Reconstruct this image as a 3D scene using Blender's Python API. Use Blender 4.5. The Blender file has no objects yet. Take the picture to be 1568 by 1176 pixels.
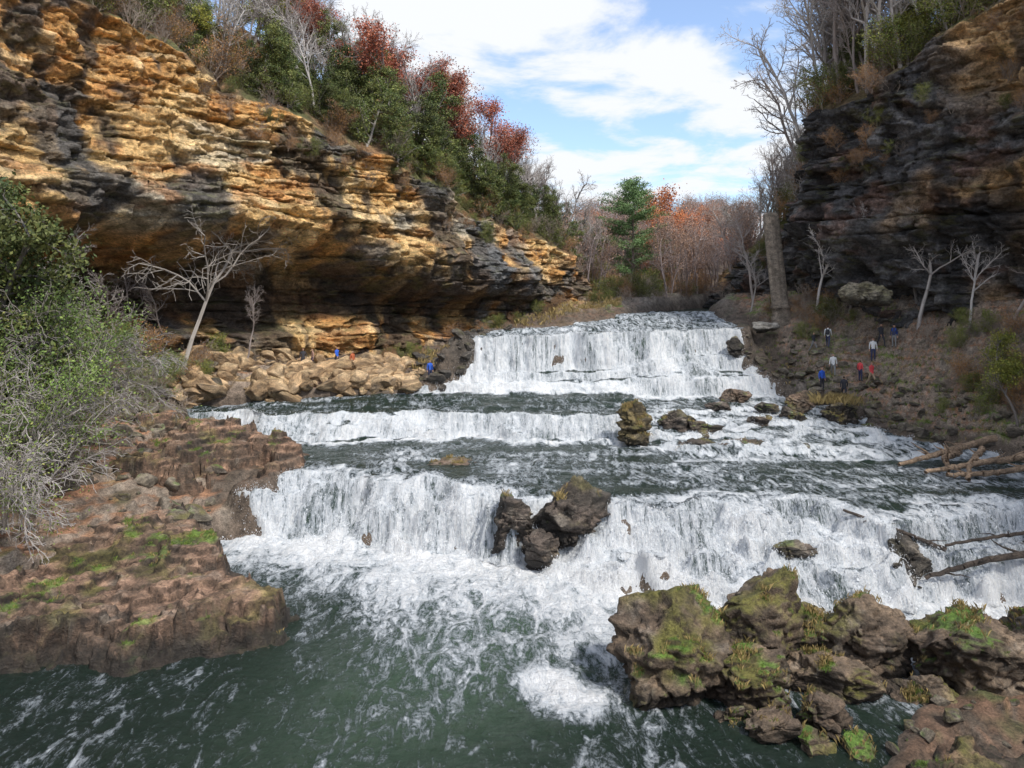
import bpy, math, numpy as np
from mathutils import Vector
R=np.random.default_rng(7)
sc=bpy.context.scene
# ------------------------------------------------------------------ noise
def _h(ix,iy,iz,seed):
    n=(ix*374761393+iy*668265263+iz*1274126177+seed*97463477)&0xffffffff
    n=((n^(n>>13))*1274126177)&0xffffffff
    n=n^(n>>16)
    n=((n^(n>>11))*668265263)&0xffffffff
    n=n^(n>>15)
    return n/4294967295.0
def hc(a,b,c,seed):
    a,b,c=np.broadcast_arrays(np.floor(a).astype(np.int64),np.floor(b).astype(np.int64),np.floor(c).astype(np.int64))
    return _h(a,b,c,seed)
def vn(x,y=0.,z=0.,seed=0):
    x,y,z=np.broadcast_arrays(np.asarray(x,float),np.asarray(y,float),np.asarray(z,float))
    xi=np.floor(x).astype(np.int64);yi=np.floor(y).astype(np.int64);zi=np.floor(z).astype(np.int64)
    fx=x-xi;fy=y-yi;fz=z-zi
    fx=fx*fx*(3-2*fx);fy=fy*fy*(3-2*fy);fz=fz*fz*(3-2*fz)
    def c(a,b,d): return _h(xi+a,yi+b,zi+d,seed)
    x00=c(0,0,0)*(1-fx)+c(1,0,0)*fx; x10=c(0,1,0)*(1-fx)+c(1,1,0)*fx
    x01=c(0,0,1)*(1-fx)+c(1,0,1)*fx; x11=c(0,1,1)*(1-fx)+c(1,1,1)*fx
    return (x00*(1-fy)+x10*fy)*(1-fz)+(x01*(1-fy)+x11*fy)*fz
def fbm(x,y=0.,z=0.,o=4,seed=0):
    t=0;a=1;s=0
    for i in range(o):
        t=t+a*(2*vn(x*2**i+i*13.7,y*2**i+i*7.1,z*2**i,seed+i)-1);s+=a;a*=.5
    return t/s*1.5
def ss(a,b,x):
    t=np.clip((x-a)/(b-a),0,1);return t*t*(3-2*t)
def mix(a,b,t):
    t=np.asarray(t)[...,None];return np.asarray(a)*(1-t)+np.asarray(b)*t
# ------------------------------------------------------------------ mesh helpers
def mk(name,V,F,mat=None,col=None,attrs={},smooth=True,link=True):
    V=np.asarray(V,np.float32).reshape(-1,3);F=np.asarray(F,np.int32);k=F.shape[1]
    me=bpy.data.meshes.new(name)
    me.vertices.add(len(V));me.vertices.foreach_set('co',V.ravel())
    me.loops.add(F.size);me.loops.foreach_set('vertex_index',F.ravel())
    me.polygons.add(len(F));me.polygons.foreach_set('loop_start',np.arange(len(F),dtype=np.int32)*k)
    me.polygons.foreach_set('use_smooth',np.full(len(F),smooth))
    me.update(calc_edges=True)
    if col is not None:
        c=np.ones((len(V),4),np.float32);c[:,:3]=np.asarray(col).reshape(-1,3)
        me.attributes.new('Col','FLOAT_COLOR','POINT').data.foreach_set('color',c.ravel())
    for n,a in attrs.items():
        me.attributes.new(n,'FLOAT','POINT').data.foreach_set('value',np.asarray(a,np.float32).ravel())
    if mat: me.materials.append(mat)
    if not link: return me
    ob=bpy.data.objects.new(name,me);sc.collection.objects.link(ob);return ob
def gridF(nr,nc):
    i=np.arange(nr*nc).reshape(nr,nc)
    return np.stack([i[:-1,:-1],i[:-1,1:],i[1:,1:],i[1:,:-1]],-1).reshape(-1,4)
def normals(V,shape):
    V=V.reshape(shape+(3,));a=np.gradient(V,axis=0);b=np.gradient(V,axis=1)
    n=np.cross(b,a);n/=np.linalg.norm(n,axis=-1,keepdims=True)+1e-9;return n
def empty(name,loc=(0,0,0)):
    e=bpy.data.objects.new(name,None);e.location=loc;sc.collection.objects.link(e);return e
def inst(name,me,loc,rz=0,s=1,rx=0,ry=0,parent=None):
    ob=bpy.data.objects.new(name,me);ob.location=loc;ob.rotation_euler=(rx,ry,rz)
    ob.scale=(s,s,s) if np.isscalar(s) else s
    sc.collection.objects.link(ob)
    if parent: ob.parent=parent
    return ob
# ------------------------------------------------------------------ materials
class NB:
    def __init__(s,name):
        s.m=bpy.data.materials.new(name);s.m.use_nodes=True;s.t=s.m.node_tree
        s.b=s.t.nodes['Principled BSDF']
    def n(s,typ,**k):
        nd=s.t.nodes.new(typ)
        for a,v in k.items(): setattr(nd,a,v)
        return nd
    def l(s,a,b): s.t.links.new(a,b)
    def noise(s,vec,scale,detail=6,rough=.6,dist=0.):
        nd=s.n('ShaderNodeTexNoise');nd.inputs['Scale'].default_value=scale;nd.inputs['Detail'].default_value=detail
        nd.inputs['Roughness'].default_value=rough;nd.inputs['Distortion'].default_value=dist
        if vec: s.l(vec,nd.inputs['Vector'])
        return nd.outputs['Fac']
    def math(s,op,a,b=None,clamp=False):
        nd=s.n('ShaderNodeMath',operation=op,use_clamp=clamp)
        for i,x in enumerate((a,b)):
            if x is None: continue
            if isinstance(x,(int,float)): nd.inputs[i].default_value=x
            else: s.l(x,nd.inputs[i])
        return nd.outputs[0]
    def mr(s,v,a,b,c,d,smooth=False):
        nd=s.n('ShaderNodeMapRange');
        if smooth: nd.interpolation_type='SMOOTHSTEP'
        s.l(v,nd.inputs[0])
        for i,x in enumerate((a,b,c,d)):nd.inputs[i+1].default_value=x
        return nd.outputs[0]
    def mixc(s,f,a,b,mode='MIX'):
        nd=s.n('ShaderNodeMix',data_type='RGBA',blend_type=mode)
        if isinstance(f,(int,float)): nd.inputs[0].default_value=f
        else: s.l(f,nd.inputs[0])
        for i,x in ((6,a),(7,b)):
            if isinstance(x,tuple): nd.inputs[i].default_value=x+(1,)
            else: s.l(x,nd.inputs[i])
        return nd.outputs[2]
    def map(s,vec,sc_,rot=None):
        nd=s.n('ShaderNodeMapping');nd.inputs['Scale'].default_value=sc_;s.l(vec,nd.inputs[0])
        if rot: nd.inputs['Rotation'].default_value=rot
        return nd.outputs[0]
    def bump(s,h,st,dist):
        nd=s.n('ShaderNodeBump');nd.inputs['Strength'].default_value=st;nd.inputs['Distance'].default_value=dist
        s.l(h,nd.inputs['Height']);s.l(nd.outputs[0],s.b.inputs['Normal'])
def rock_mat(name,sc1=1.5,sc2=9.,bs=.8,bd=.15,rough=.9,strat=3.):
    m=NB(name);pos=m.n('ShaderNodeTexCoord').outputs['Object']
    at=m.n('ShaderNodeAttribute',attribute_name='Col').outputs['Color']
    n1=m.noise(m.map(pos,(1,1,strat)),sc1,8,.68);n2=m.noise(pos,sc2,6,.7)
    f1=m.mr(n1,.3,.7,.35,1.7);f2=m.mr(n2,.3,.7,.45,1.65)
    f=m.math('MULTIPLY',f1,f2)
    cc=m.n('ShaderNodeCombineColor');[m.l(f,cc.inputs[i]) for i in range(3)]
    m.l(m.mixc(1.,at,cc.outputs[0],'MULTIPLY'),m.b.inputs['Base Color'])
    m.b.inputs['Roughness'].default_value=rough
    hh=m.math('ADD',n1,m.math('MULTIPLY',n2,.5));m.bump(hh,bs,bd)
    return m.m
M_cliff=rock_mat('cliff_rock_mat',1.2,5.,1.,.55,.9,1.8)
M_rock=rock_mat('rock_mat',1.8,11.,1.,.22,.6,1.5)
M_ground=rock_mat('ground_mat',2.2,12.,1.,.2,.95,1.)
def simple(name,col,rough=.8,var=.25,sc_=5.):
    m=NB(name);pos=m.n('ShaderNodeTexCoord').outputs['Object']
    n=m.noise(pos,sc_,5);f=m.mr(n,.3,.7,1-var,1+var)
    cc=m.n('ShaderNodeCombineColor');[m.l(f,cc.inputs[i]) for i in range(3)]
    m.l(m.mixc(1.,col,cc.outputs[0],'MULTIPLY'),m.b.inputs['Base Color']);m.b.inputs['Roughness'].default_value=rough
    return m.m
def leafmat(name,rough=.7):
    m=NB(name);at=m.n('ShaderNodeAttribute',attribute_name='Col').outputs['Color']
    oi=m.n('ShaderNodeObjectInfo').outputs['Random'];f=m.mr(oi,0,1,.75,1.4)
    cc=m.n('ShaderNodeCombineColor');[m.l(f,cc.inputs[i]) for i in range(3)]
    c=m.mixc(1.,at,cc.outputs[0],'MULTIPLY');m.l(c,m.b.inputs['Base Color']);m.b.inputs['Roughness'].default_value=rough
    return m.m
M_plant=leafmat('plant_mat')
def spraymat():
    m=NB('spray_mat');d=m.n('ShaderNodeBsdfDiffuse');t=m.n('ShaderNodeBsdfTranslucent');x=m.n('ShaderNodeMixShader')
    for q in (d,t): q.inputs['Color'].default_value=(.93,.95,.97,1)
    m.l(d.outputs[0],x.inputs[1]);m.l(t.outputs[0],x.inputs[2]);m.t.nodes.remove(m.b)
    m.l(x.outputs[0],m.t.nodes['Material Output'].inputs['Surface']);return m.m
def water_mat():
    m=NB('river_water_mat');pos=m.n('ShaderNodeNewGeometry').outputs['Position']
    foam=m.n('ShaderNodeAttribute',attribute_name='foam').outputs['Fac']
    fall=m.n('ShaderNodeAttribute',attribute_name='fall').outputs['Fac']
    aer=m.n('ShaderNodeAttribute',attribute_name='aer').outputs['Fac']
    nf=m.noise(m.map(pos,(4.6,1.2,.6)),1.,11,.72,.6)
    nf2=m.noise(m.map(pos,(18,7,4.5)),1.,6,.75,.3)
    npl=m.noise(m.map(pos,(1.1,.45,1.),(0,0,.35)),1.,12,.70,1.9)
    npl2=m.noise(m.map(pos,(5.,3.,3.),(0,0,.35)),1.,7,.72,1.2)
    a=m.math('ADD',m.math('MULTIPLY',nf,.62),m.math('MULTIPLY',nf2,.38))
    b=m.math('ADD',m.math('MULTIPLY',npl,.6),m.math('MULTIPLY',npl2,.4))
    mx=m.n('ShaderNodeMix',data_type='FLOAT');m.l(fall,mx.inputs[0]);m.l(b,mx.inputs[2]);m.l(a,mx.inputs[3])
    nn=m.mr(mx.outputs[0],.36,.64,0,1)
    t=m.math('ADD',nn,m.math('MULTIPLY',foam,1.25));t=m.math('SUBTRACT',t,1.11)
    mask=m.mr(t,-.10,.40,0,1,True)
    deep=m.mixc(aer,(.011,.021,.017),(.11,.18,.12))
    shade=m.mr(t,.08,.85,.0,1.)
    white=m.mixc(shade,(.46,.53,.60),(.98,.99,1.))
    m.l(m.mixc(mask,deep,white),m.b.inputs['Base Color'])
    m.l(m.mr(mask,0,1,.08,.65),m.b.inputs['Roughness'])
    m.b.inputs['IOR'].default_value=1.33
    w=m.noise(m.map(pos,(1.6,3.,1.)),1.5,9,.68,.8)
    h=m.math('ADD',m.math('MULTIPLY',w,.75),m.math('MULTIPLY',mask,.3));h=m.math('ADD',h,m.math('MULTIPLY',nn,.4))
    m.bump(h,1.,.3)
    return m.m
M_water=water_mat()
# ------------------------------------------------------------------ river definition
def I(x,pts):
    p=np.array(pts,float);return np.interp(x,p[:,0],p[:,1])
XLp=[(10,5),(13,-20),(15,-30),(24,-28),(30,-22),(36,-17),(38,-15.4),(40.2,-14.0),(41.2,-12.2),(44,-12.0),(47,-13.0),(50,-17.5),(53,-24),(56,-25),(58,-20),(59,-15),(60,-9.5),(61,-6),(62,-4),(63.3,-3.4),(66,-3.0),(70,4.0),(74,10.5),(80,14),(86,17),(92,22),(98,28),(130,40),(160,45)]
XRp=[(10,5),(13,6),(19,9),(22,11),(24,14),(27,18),(29,22),(32,27),(35,30),(45,31),(50,25.5),(54,25.3),(57,24.3),(60,22.5),(62,20.5),(66,20),(74,20.5),(80,21.5),(86,24),(92,29),(98,35),(130,48),(160,53)]
def XL(y): return I(y,XLp)
def XR(y): return I(y,XRp)
def nz1(x,f,s,a): return a*fbm(np.asarray(x)*f,s*3.3,0,3,s)
def Ac(x): return I(x,[(-13,42.8),(-11.8,42.6),(-6.8,42),(-2.2,39.8),(1,38.5),(4.8,37.8),(10,37.2),(12.9,36.4),(16.5,36.6),(20,36.2),(25,35.5),(32,34.5)])+nz1(x,.28,3,2.1)
def Ab(x): return I(x,[(-13,40),(-9.8,38.6),(-2.7,36.2),(.5,34.7),(1.8,32.6),(6,30.8),(12.5,29.4),(17,30.4),(21,31.2),(25,32),(32,31.5)])+nz1(x,.3,4,1.3)
def Bc(x): return I(x,[(-26,55.2),(-15,54.4),(-8,54.8),(7.7,53.2),(9,53.5),(12,58),(26,58)])+nz1(x,.33,5,1.6)
def Bb(x): return I(x,[(-26,53),(-20,52),(-14.9,51),(-3.8,52),(7.7,51),(9,50),(12,46),(26,45)])+nz1(x,.35,6,1.2)
def Dc(x): return I(x,[(-5,63.6),(0,64.2),(10,65.5),(20,66.5)])+nz1(x,.4,8,1.3)
def steps(t,n,a,b): q=t*n;return (np.floor(q)+ss(a,b,q-np.floor(q)))/n
def zw(x,y):
    x=np.asarray(x,float);y=np.asarray(y,float)
    ab,ac=Ab(x),Ac(x)
    t=np.clip((y-ab)/(ac-ab),0,1);e=ss(0,.15,t)*ss(1,.85,t)
    t2=np.clip(t+(.34*fbm(x*.4,y*.6,0,3,21)+.12*fbm(x*1.5,y*1.5,0,3,20))*e,0,1)
    fr_=.5+.35*fbm(x*.22,0,0,2,19)
    p1=fr_*ss(0,.5,t2)+(1-fr_)*ss(.42,1.,t2)
    t3=np.clip(t+(.46*fbm(x*.36,y*.5,0,4,17)+.14*fbm(x*1.6,y*1.6,0,3,18))*e,0,1)
    p2=.72*steps(t3,3,.0,.7)+.28*t3
    b_=ss(0,6,x)*.85+.6*ss(-.2,.4,fbm(x*.2,4.,0,2,16))*ss(6,0,x)
    z=2.8*(p1*(1-b_)+p2*b_)
    bb,bc=Bb(x),Bc(x);t=np.clip((y-bb)/(bc-bb),0,1)
    wide=ss(8.5,12,x);tw=np.clip(t+.26*fbm(x*.5,y*.5,0,3,22)*ss(0,.2,t)*ss(1,.8,t),0,1)
    st=.85*steps(tw,4,.25,1)+.15*tw
    t1=np.clip(t+.3*fbm(x*.45,y*.6,0,4,29)*ss(0,.2,t)*ss(1,.8,t),0,1)
    z=z+1.55*((1-wide)*(.6*ss(.1,.9,t1)+.4*steps(t1,2,.2,1))+wide*st)
    t=np.clip((y-np.where(x<10,55.3,58))/5.5,0,1);t=np.clip(t+.22*fbm(x*.22,y*.4,0,3,23)*ss(0,.2,t)*ss(1,.8,t),0,1)
    z=z+.65*(.7*steps(t,3,.4,1)+.3*t)
    dc=Dc(x);db=dc-1.5
    ap=1.3+1.3*ss(6,15,x)
    t=np.clip((y-60.4)/(db-60.4),0,1);t=np.clip(t+.28*fbm(x*.3,y*.5,0,3,27)*ss(0,.2,t)*ss(1,.8,t),0,1);z=z+ap*(.8*steps(t,2,.1,1)+.2*t)
    top=4.25+.024*(x+5)-ap
    t=np.clip((y-db)/(dc-db),0,1)
    tw=np.clip(t+.26*fbm(x*.4,y*.5,0,4,24)*ss(0,.2,t)*ss(1,.8,t),0,1)
    z=z+top*(.6*ss(0,.6,tw)+.4*ss(.5,1,tw))
    t=np.clip((y-dc-1)/9,0,1);z=z+1.2*steps(t,3,.4,1)
    return z
CP=np.array([(-30,30,4),(-24,30,2.5),(-19,34,1.2),(-18,40,2.),(-17,45,3.4),(-20,46,3.8),(-27,42,5.5),(-32,40,8),(-24,50,4.6),(-27,53,5.6),(-27,56,7),
(-24,57,6.3),(-30,56,8.8),(-27,62,8.3),(-20,62,7.3),(-17,60.5,6),(-10,64,6),(-6,67,6.4),(-12,70,7.8),(-2,70,8.8),(-7,64,5.4),(0,75,9.8),(5,78,11.4),(10,82,12.2),(13,92,12.8),(12,110,13),
(14,20,.5),(18,22,.9),(20,27,1.0),(25,28,1.3),(33,35,4),(34,45,5),(32,48,5.5),(37,50,11),(29,52,4.6),(28,58,5.7),(32,57,8.3),(30,62,9.5),(26.3,62,7.8),(24,64,7.5),(22,64,6.9),(24,58,5.0),
(24,70,11),(22,72,11),(25,76,13),(26.5,68,12.3),(21.8,80,12.2),(24,95,13),(26,120,14),(40,30,8),(33,63,12.5),(36,57,12.5),(17,92,13),(22,100,13.5),
(-60,0,15),(60,0,15),(0,0,11.2),(0,5,7.5),(-14,9,3),(14,9,2.4),(0,10,2),(-60,60,10),(60,60,12),(-60,110,12),(60,110,14),(20,150,14),(8,14,.2),(12,16,.4)],float)
_D=np.linalg.norm(CP[:,None,:2]-CP[None,:,:2],axis=-1);_n=len(CP)
_A=np.zeros((_n+1,_n+1));_A[:_n,:_n]=-_D;_A[:_n,:_n]-=np.eye(_n)*.3;_A[_n,:_n]=1;_A[:_n,_n]=1
_w=np.linalg.solve(_A,np.append(CP[:,2],0))
def zbank(x,y):
    xc=np.clip(x,-60,60);yc=np.clip(y,0,150);o=np.full(np.shape(xc),_w[-1])
    for i in range(_n): o=o-_w[i]*np.hypot(xc-CP[i,0],yc-CP[i,1])
    return o
def zg(x,y):
    x=np.asarray(x,float);y=np.asarray(y,float)
    yy=np.clip(y,10,160)
    d=np.maximum(XL(yy)-x,x-XR(yy)); d=np.where(y<12,5.,d)
    dn=d+.6*fbm(x*.7,y*.7,0,3,31)
    w=zw(x,y);b=zbank(x,y)
    b=b+.45*fbm(x*.35,y*.35,0,5,32)*ss(0,3,d)+.2*fbm(x*2,y*2,0,3,33)
    k=.5;bt=b/k+.6*fbm(x*.5,y*.5,0,2,34);fr=bt-np.floor(bt);b=.2*b+.8*k*(np.floor(bt)+ss(.7,1,fr)-.6*fbm(x*.5,y*.5,0,2,34))
    b=b+np.maximum(0,w+.25-b)*ss(2.6,1.2,d+.5*fbm(x,y,0,3,36))*(y>12)
    z=(w-.6)*(1-ss(-.7,1.2,dn))+b*ss(-.7,1.2,dn)
    hill=12.5+13*ss(105,185,y)+2*fbm(x*.03,y*.03,0,3,35)+.05*np.clip(x-20,-60,60)
    z=z*(1-ss(105,120,y))+hill*ss(105,120,y)
    far=np.maximum(np.abs(x)-60,0);z=z+np.minimum(far*.1,8)
    return z
# ------------------------------------------------------------------ ground
gx=np.concatenate([-np.geomspace(1500,46,22),np.arange(-45,45.01,.2),np.geomspace(46,1500,22)])
gy=np.concatenate([-np.geomspace(600,2,14),np.arange(0,14,.6),np.arange(14,40,.3),np.arange(40,72,.17),np.arange(72,100,.3),np.arange(100,200,1.5),np.geomspace(202,2500,20)])
X,Y=np.meshgrid(gx,gy);Z=zg(X,Y)
V=np.stack([X,Y,Z],-1);N=normals(V,X.shape);nz=np.abs(N[...,2])
f=fbm(X*.3,Y*.3,0,5,41);f2=fbm(X*1.3,Y*1.3,0,4,42)
c=mix((.28,.15,.085),(.38,.20,.115),ss(-.4,.5,f))
c=mix(c,(.15,.115,.08),ss(.1,.6,f2))
c=mix(c,(.24,.20,.16),ss(.95,.75,nz)*.85)
c=mix(c,(.15,.22,.04),ss(.05,.45,fbm(X*.6,Y*.6,0,4,43))*ss(.7,.95,nz)*(.75*(X>10)+.25))
dR=X-XR(np.clip(Y,10,160));c=mix(c,(.17,.15,.13),ss(3.5,1.2,dR+.8*f2)*(X>12)*(Y>50)*.8)
c=mix(c,(.08,.06,.045),ss(1.3,.2,Z-zw(X,Y))*.75)
c=mix(c,(.07,.06,.05),ss(61,62.5,Y)*ss(70,66,Y)*(X>-9)*(X<2)*.8)
c=mix(c,(.13,.10,.075),ss(95,110,Y))
mk('ground',V,gridF(*X.shape),M_ground,c)
# ------------------------------------------------------------------ water
wx=np.arange(-30,31.6,.10)
wy=np.concatenate([np.arange(12,28.5,.12),np.arange(28.5,45,.075),np.arange(45,49.5,.12),np.arange(49.5,57,.075),np.arange(57,60.4,.11),np.arange(60.4,68.5,.06),np.arange(68.5,77,.14),np.arange(77,110,.8)])
X,Y=np.meshgrid(wx,wy);Z=zw(X,Y)
gyy=np.abs(np.gradient(Z,axis=0)/np.gradient(Y,axis=0));gxx=np.abs(np.gradient(Z,axis=1)/.10)
sl=np.hypot(gyy,gxx)
def blur(a,k):
    for ax in (0,1):
        p=a
        for _ in range(k): p=(np.roll(p,1,ax)+2*p+np.roll(p,-1,ax))/4
        a=p
    return a
slb=blur(sl,4)
fallm=ss(.25,.8,slb)
foam=.10+.77*ss(.06,.5,slb)
ab,ac=Ab(X),Ac(X);tA=(Y-ab)/(ac-ab)
foam=np.maximum(foam,(.80+.14*fbm(X*.5,Y*.5,0,3,49))*ss(-.1,.0,tA)*ss(1.12,.95,tA))
dA=ab-Y
L_=np.interp(X,[-15,-10,-4,2,8,14,22,28],[5.,7.,9.5,9.,7.5,6.,5.,4.])
foam=np.maximum(foam,np.where(dA>-.8,(1.07+.14*fbm(X*.4,Y*.4,0,3,48))*np.exp(-(np.maximum(dA,0)/L_)**1.6*.8),0)*(dA>-.8))
mid=np.exp(-((X-(-2.5+(Y-24)*.4))/4.8)**2)*ss(12,29,Y)*(dA>0)
foam=np.maximum(foam,.66*mid+.12*fbm(X*.3,Y*.3,0,3,50)*mid)
foam=np.maximum(foam,(.40+.17*fbm(X*.22,Y*.22,0,3,51))*(dA>0))
fx=X-1.7-.6*fbm(X*.5,Y*.5,0,3,52)+.5*(Y-24.3)
fp=np.exp(-((fx/2.3)**2+((Y-24.4+.5*fbm(X*.7,Y*.7,0,3,47))/2.5)**2)**1.1)
foam=np.maximum(foam,1.15*fp)
dB=Bb(X)-Y
foam=np.maximum(foam,1.0*np.exp(-np.maximum(dB,0)/1.7)*(dB>-.4)*(X<10))
sh=(Y>ac)&(Y<Bb(X))
foam=np.where(sh,np.maximum(foam,.475+.27*fbm(X*.28,Y*.7,0,4,53)+.08*(X>5)+.25*ss(1.2,0,Y-ac)),foam)
foam=np.where((Y>45)&(Y<60)&(X>10),np.maximum(foam,.66+.24*fbm(X*.4,Y*.6,0,3,54)),foam)
foam=np.where((Y>Bc(X)+.2)&(Y<60.5)&(X<14),np.maximum(foam*.85,.49+.16*fbm(X*.2,Y*.6,0,3,62)),foam)
foam=np.maximum(foam,1.0*ss(59.2,60.6,Y)*ss(62.5,61.8,Y))
foam=np.where((Y>Dc(X))&(Y<82),np.clip(foam,.66,1.1),foam)
foam=foam+(.26*fbm(X*.45,Y*.3,0,4,55)+.0)*fallm
aer=np.clip(.7*mid+.6*np.exp(-np.maximum(dA,0)/4)*(dA>0)+.55*fallm+.06*(dA>0)+.14*(Y>ac),0,1)
Zd=Z+fallm*(.12*fbm(X*1.6,Y*.8,0,4,56))+ss(.35,.8,foam)*(.16*fbm(X*1.1,Y*1.1,0,5,58))+.08*fbm(X*.7,Y*.8,0,5,59)
Yd=Y-fallm*(.34*fbm(X*1.1,Z*.4,0,4,60)+.06*fbm(X*4,Z*2.5,0,2,61))
F=gridF(*X.shape)
inr=(X>XL(Y)-1.0)&(X<XR(Y)+1.0);F=F[inr.ravel()[F].all(1)]
WV=np.stack([X,Yd,Zd],-1)
mk('river_water',WV,F,M_water,attrs={'foam':np.clip(foam,0,1.4),'fall':fallm,'aer':aer})
gY=np.gradient(Y,axis=0)
wt=((fallm*1.1+.10*ss(.85,1.05,foam)*(dA>0)*(dA<4))*gY+.05*ss(.8,1.,foam)*gY)*inr
wt=wt.ravel();wt/=wt.sum();ns_=180000
ii=R.choice(len(wt),ns_,p=wt);C=WV.reshape(-1,3)[ii]+R.normal(0,1,(ns_,3))*np.array([.08,.12,.06])+np.abs(R.normal(0,1,(ns_,1)))*np.array([0,-.09,.08])
s_=R.uniform(.008,.026,(ns_,1,1))*np.where(R.random((ns_,1,1))<.08,1.7,1)
T=C[:,None]+R.normal(0,1,(ns_,3,3))*s_*np.array([1,1,1.5])
mk('water_spray',T.reshape(-1,3),np.arange(ns_*3).reshape(-1,3),spraymat(),smooth=False)
# ------------------------------------------------------------------ cliffs
class Cliff: pass
def cliff(name,pts,recess,colfn,rise,seed,zb=1.,lean=2.,amp=1.,ds=.12,nv=340):
    p=np.array(pts,float);seg=np.hypot(np.diff(p[:,0]),np.diff(p[:,1]));S=np.append(0,np.cumsum(seg))
    s=np.arange(0,S[-1],ds)
    k=np.exp(-np.linspace(-2,2,61)**2);k/=k.sum()
    def sm(a):
        e=np.interp(s,S,a);return np.convolve(np.pad(e,30,mode='edge'),k,'valid')
    px,py,top=sm(p[:,0]),sm(p[:,1]),sm(p[:,2])
    tx,ty=np.gradient(px),np.gradient(py);L=np.hypot(tx,ty);nx,ny=ty/L,-tx/L
    k2=np.ones(121)/121
    nx2=np.convolve(np.pad(nx,60,mode='edge'),k2,'valid');ny2=np.convolve(np.pad(ny,60,mode='edge'),k2,'valid')
    top=top+1.1*fbm(s*.15,0,0,4,seed)
    v=np.linspace(0,1,nv)[:,None];Zc=zb+(top[None]-zb)*v;Sg=np.broadcast_to(s[None],Zc.shape)
    rr=np.random.default_rng(seed);th=rr.uniform(.25,1.3,120)*np.where(rr.random(120)<.25,1.7,1);bd=np.append(-6,-6+np.cumsum(th))
    zz=Zc+.02*Sg+.4*fbm(Sg*.07,Zc*.1,0,3,seed+1)+.18*fbm(Sg*.6,Zc*.5,0,3,seed+2)
    k_=np.searchsorted(bd,zz)-1;k_=np.clip(k_,0,118);fr=(zz-bd[k_])/(bd[k_+1]-bd[k_])
    lr=rr.random(121)[k_];bl=rr.uniform(.7,3.8,121)[k_]
    sw=Sg+.5*fbm(Sg*.6,Zc*1.0,0,3,seed+3)
    cell=np.floor(sw/bl+k_*.37).astype(np.int64);fc=sw/bl+k_*.37-cell
    br=_h(cell,k_.astype(np.int64),cell*0,seed+4);br2=_h(cell,k_.astype(np.int64),cell*0+1,seed+5)
    A_=sw/3.1+.6*fbm(Sg*.3,Zc*.4,0,3,seed+20);B_=zz/2.0+.5*fbm(Sg*.3,Zc*.3,0,3,seed+21)
    ch=hc(A_,B_,0*A_,seed+22);A2=sw/1.35+.5*fbm(Sg*.7,Zc*.9,0,2,seed+23);B2=zz/.7+.4*fbm(Sg*.6,Zc*.6,0,2,seed+24);ch2=hc(A2,B2,0*A2,seed+25)
    lay=ss(-.6,.2,fbm(Sg*.12,Zc*.2,0,3,seed+26))
    off=amp*(1.9*fbm(Sg*.07,Zc*.10,0,3,seed+6)+.8*fbm(Sg*.22,Zc*.4,0,4,seed+7)+1.15*(lr-.5)*lay*(.4+vn(Sg*.12,k_*3.1,0,seed+8))+.6*(br-.5)*ss(-.4,.3,fbm(Sg*.2,Zc*.3,0,2,seed+9))
        +1.3*(ch-.5)+.7*(ch2-.5))
    off=off-(.45*ss(.18,.0,fr)+.2*ss(.93,1,fr))*(.35+.8*lay)-.28*ss(.07,0,np.minimum(fc,1-fc))*(br2>.4)
    rg_=1-np.abs(fbm(Sg*.35,Zc*.45,0,4,seed+27));off=off+.35*(rg_-.6)
    off=off+.22*fbm(Sg*1.6,Zc*2.0,0,4,seed+10)+.25*np.maximum(0,fbm(Sg*.5,Zc*.9,0,3,seed+13))
    off=off-recess(Sg,Zc,top[None])-lean*np.clip(v,0,1)**2
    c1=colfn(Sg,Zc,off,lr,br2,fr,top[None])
    c1=c1*(.75+.5*ch2[...,None])
    Xc=px+nx*off;Yc=py+ny*off
    d=np.concatenate([np.linspace(.25,30,110),np.geomspace(31,150,25)])[:,None]
    ot=off[-1][None];bw=ss(0,35,d);avx,avy=nx.mean(),ny.mean();al=math.hypot(avx,avy);avx/=al;avy/=al
    mx_=nx*(1-ss(0,3,d))+ss(0,3,d)*nx2;my_=ny*(1-ss(0,3,d))+ss(0,3,d)*ny2
    mx_=mx_*(1-bw)+avx*bw;my_=my_*(1-bw)+avy*bw
    Xs=px+mx_*(ot-d);Ys=py+my_*(ot-d);Zs=top[None]+rise(d)+.9*fbm(Xs*.2,Ys*.2,0,5,seed+11)*ss(0,4,d)
    g=fbm(Xs*.4,Ys*.4,0,4,seed+12)
    c2=mix((.19,.13,.07),(.13,.13,.05),ss(-.4,.4,g));c2=mix(c2,(.28,.16,.08),ss(.2,.6,fbm(Xs,Ys,0,3,seed+14)))
    V=np.concatenate([np.stack([Xc,Yc,Zc],-1),np.stack([Xs,Ys,Zs],-1)],0)
    C=np.concatenate([c1,c2],0);sh=V.shape[:2]
    N=normals(V,sh);up=np.abs(N[...,2]);mo=ss(.55,.85,up)*ss(.0,.5,fbm(V[...,0]*.8,V[...,1]*.8,V[...,2]*.8,3,seed+15))
    C=mix(C,(.13,.13,.045),mo*.5)
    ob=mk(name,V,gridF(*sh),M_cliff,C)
    o=Cliff();o.S=S;o.s=s;o.V=V;o.nv=nv;o.d=d[:,0];o.ds=ds
    def at(sv,dv):
        i=int(np.clip(sv/ds,0,len(s)-1))
        if dv<0: j=int((nv-1)*(1+dv))
        else: j=nv+int(np.clip(np.searchsorted(d[:,0],dv),0,len(d)-1))
        return V[j,i]
    o.at=at;return o
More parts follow.
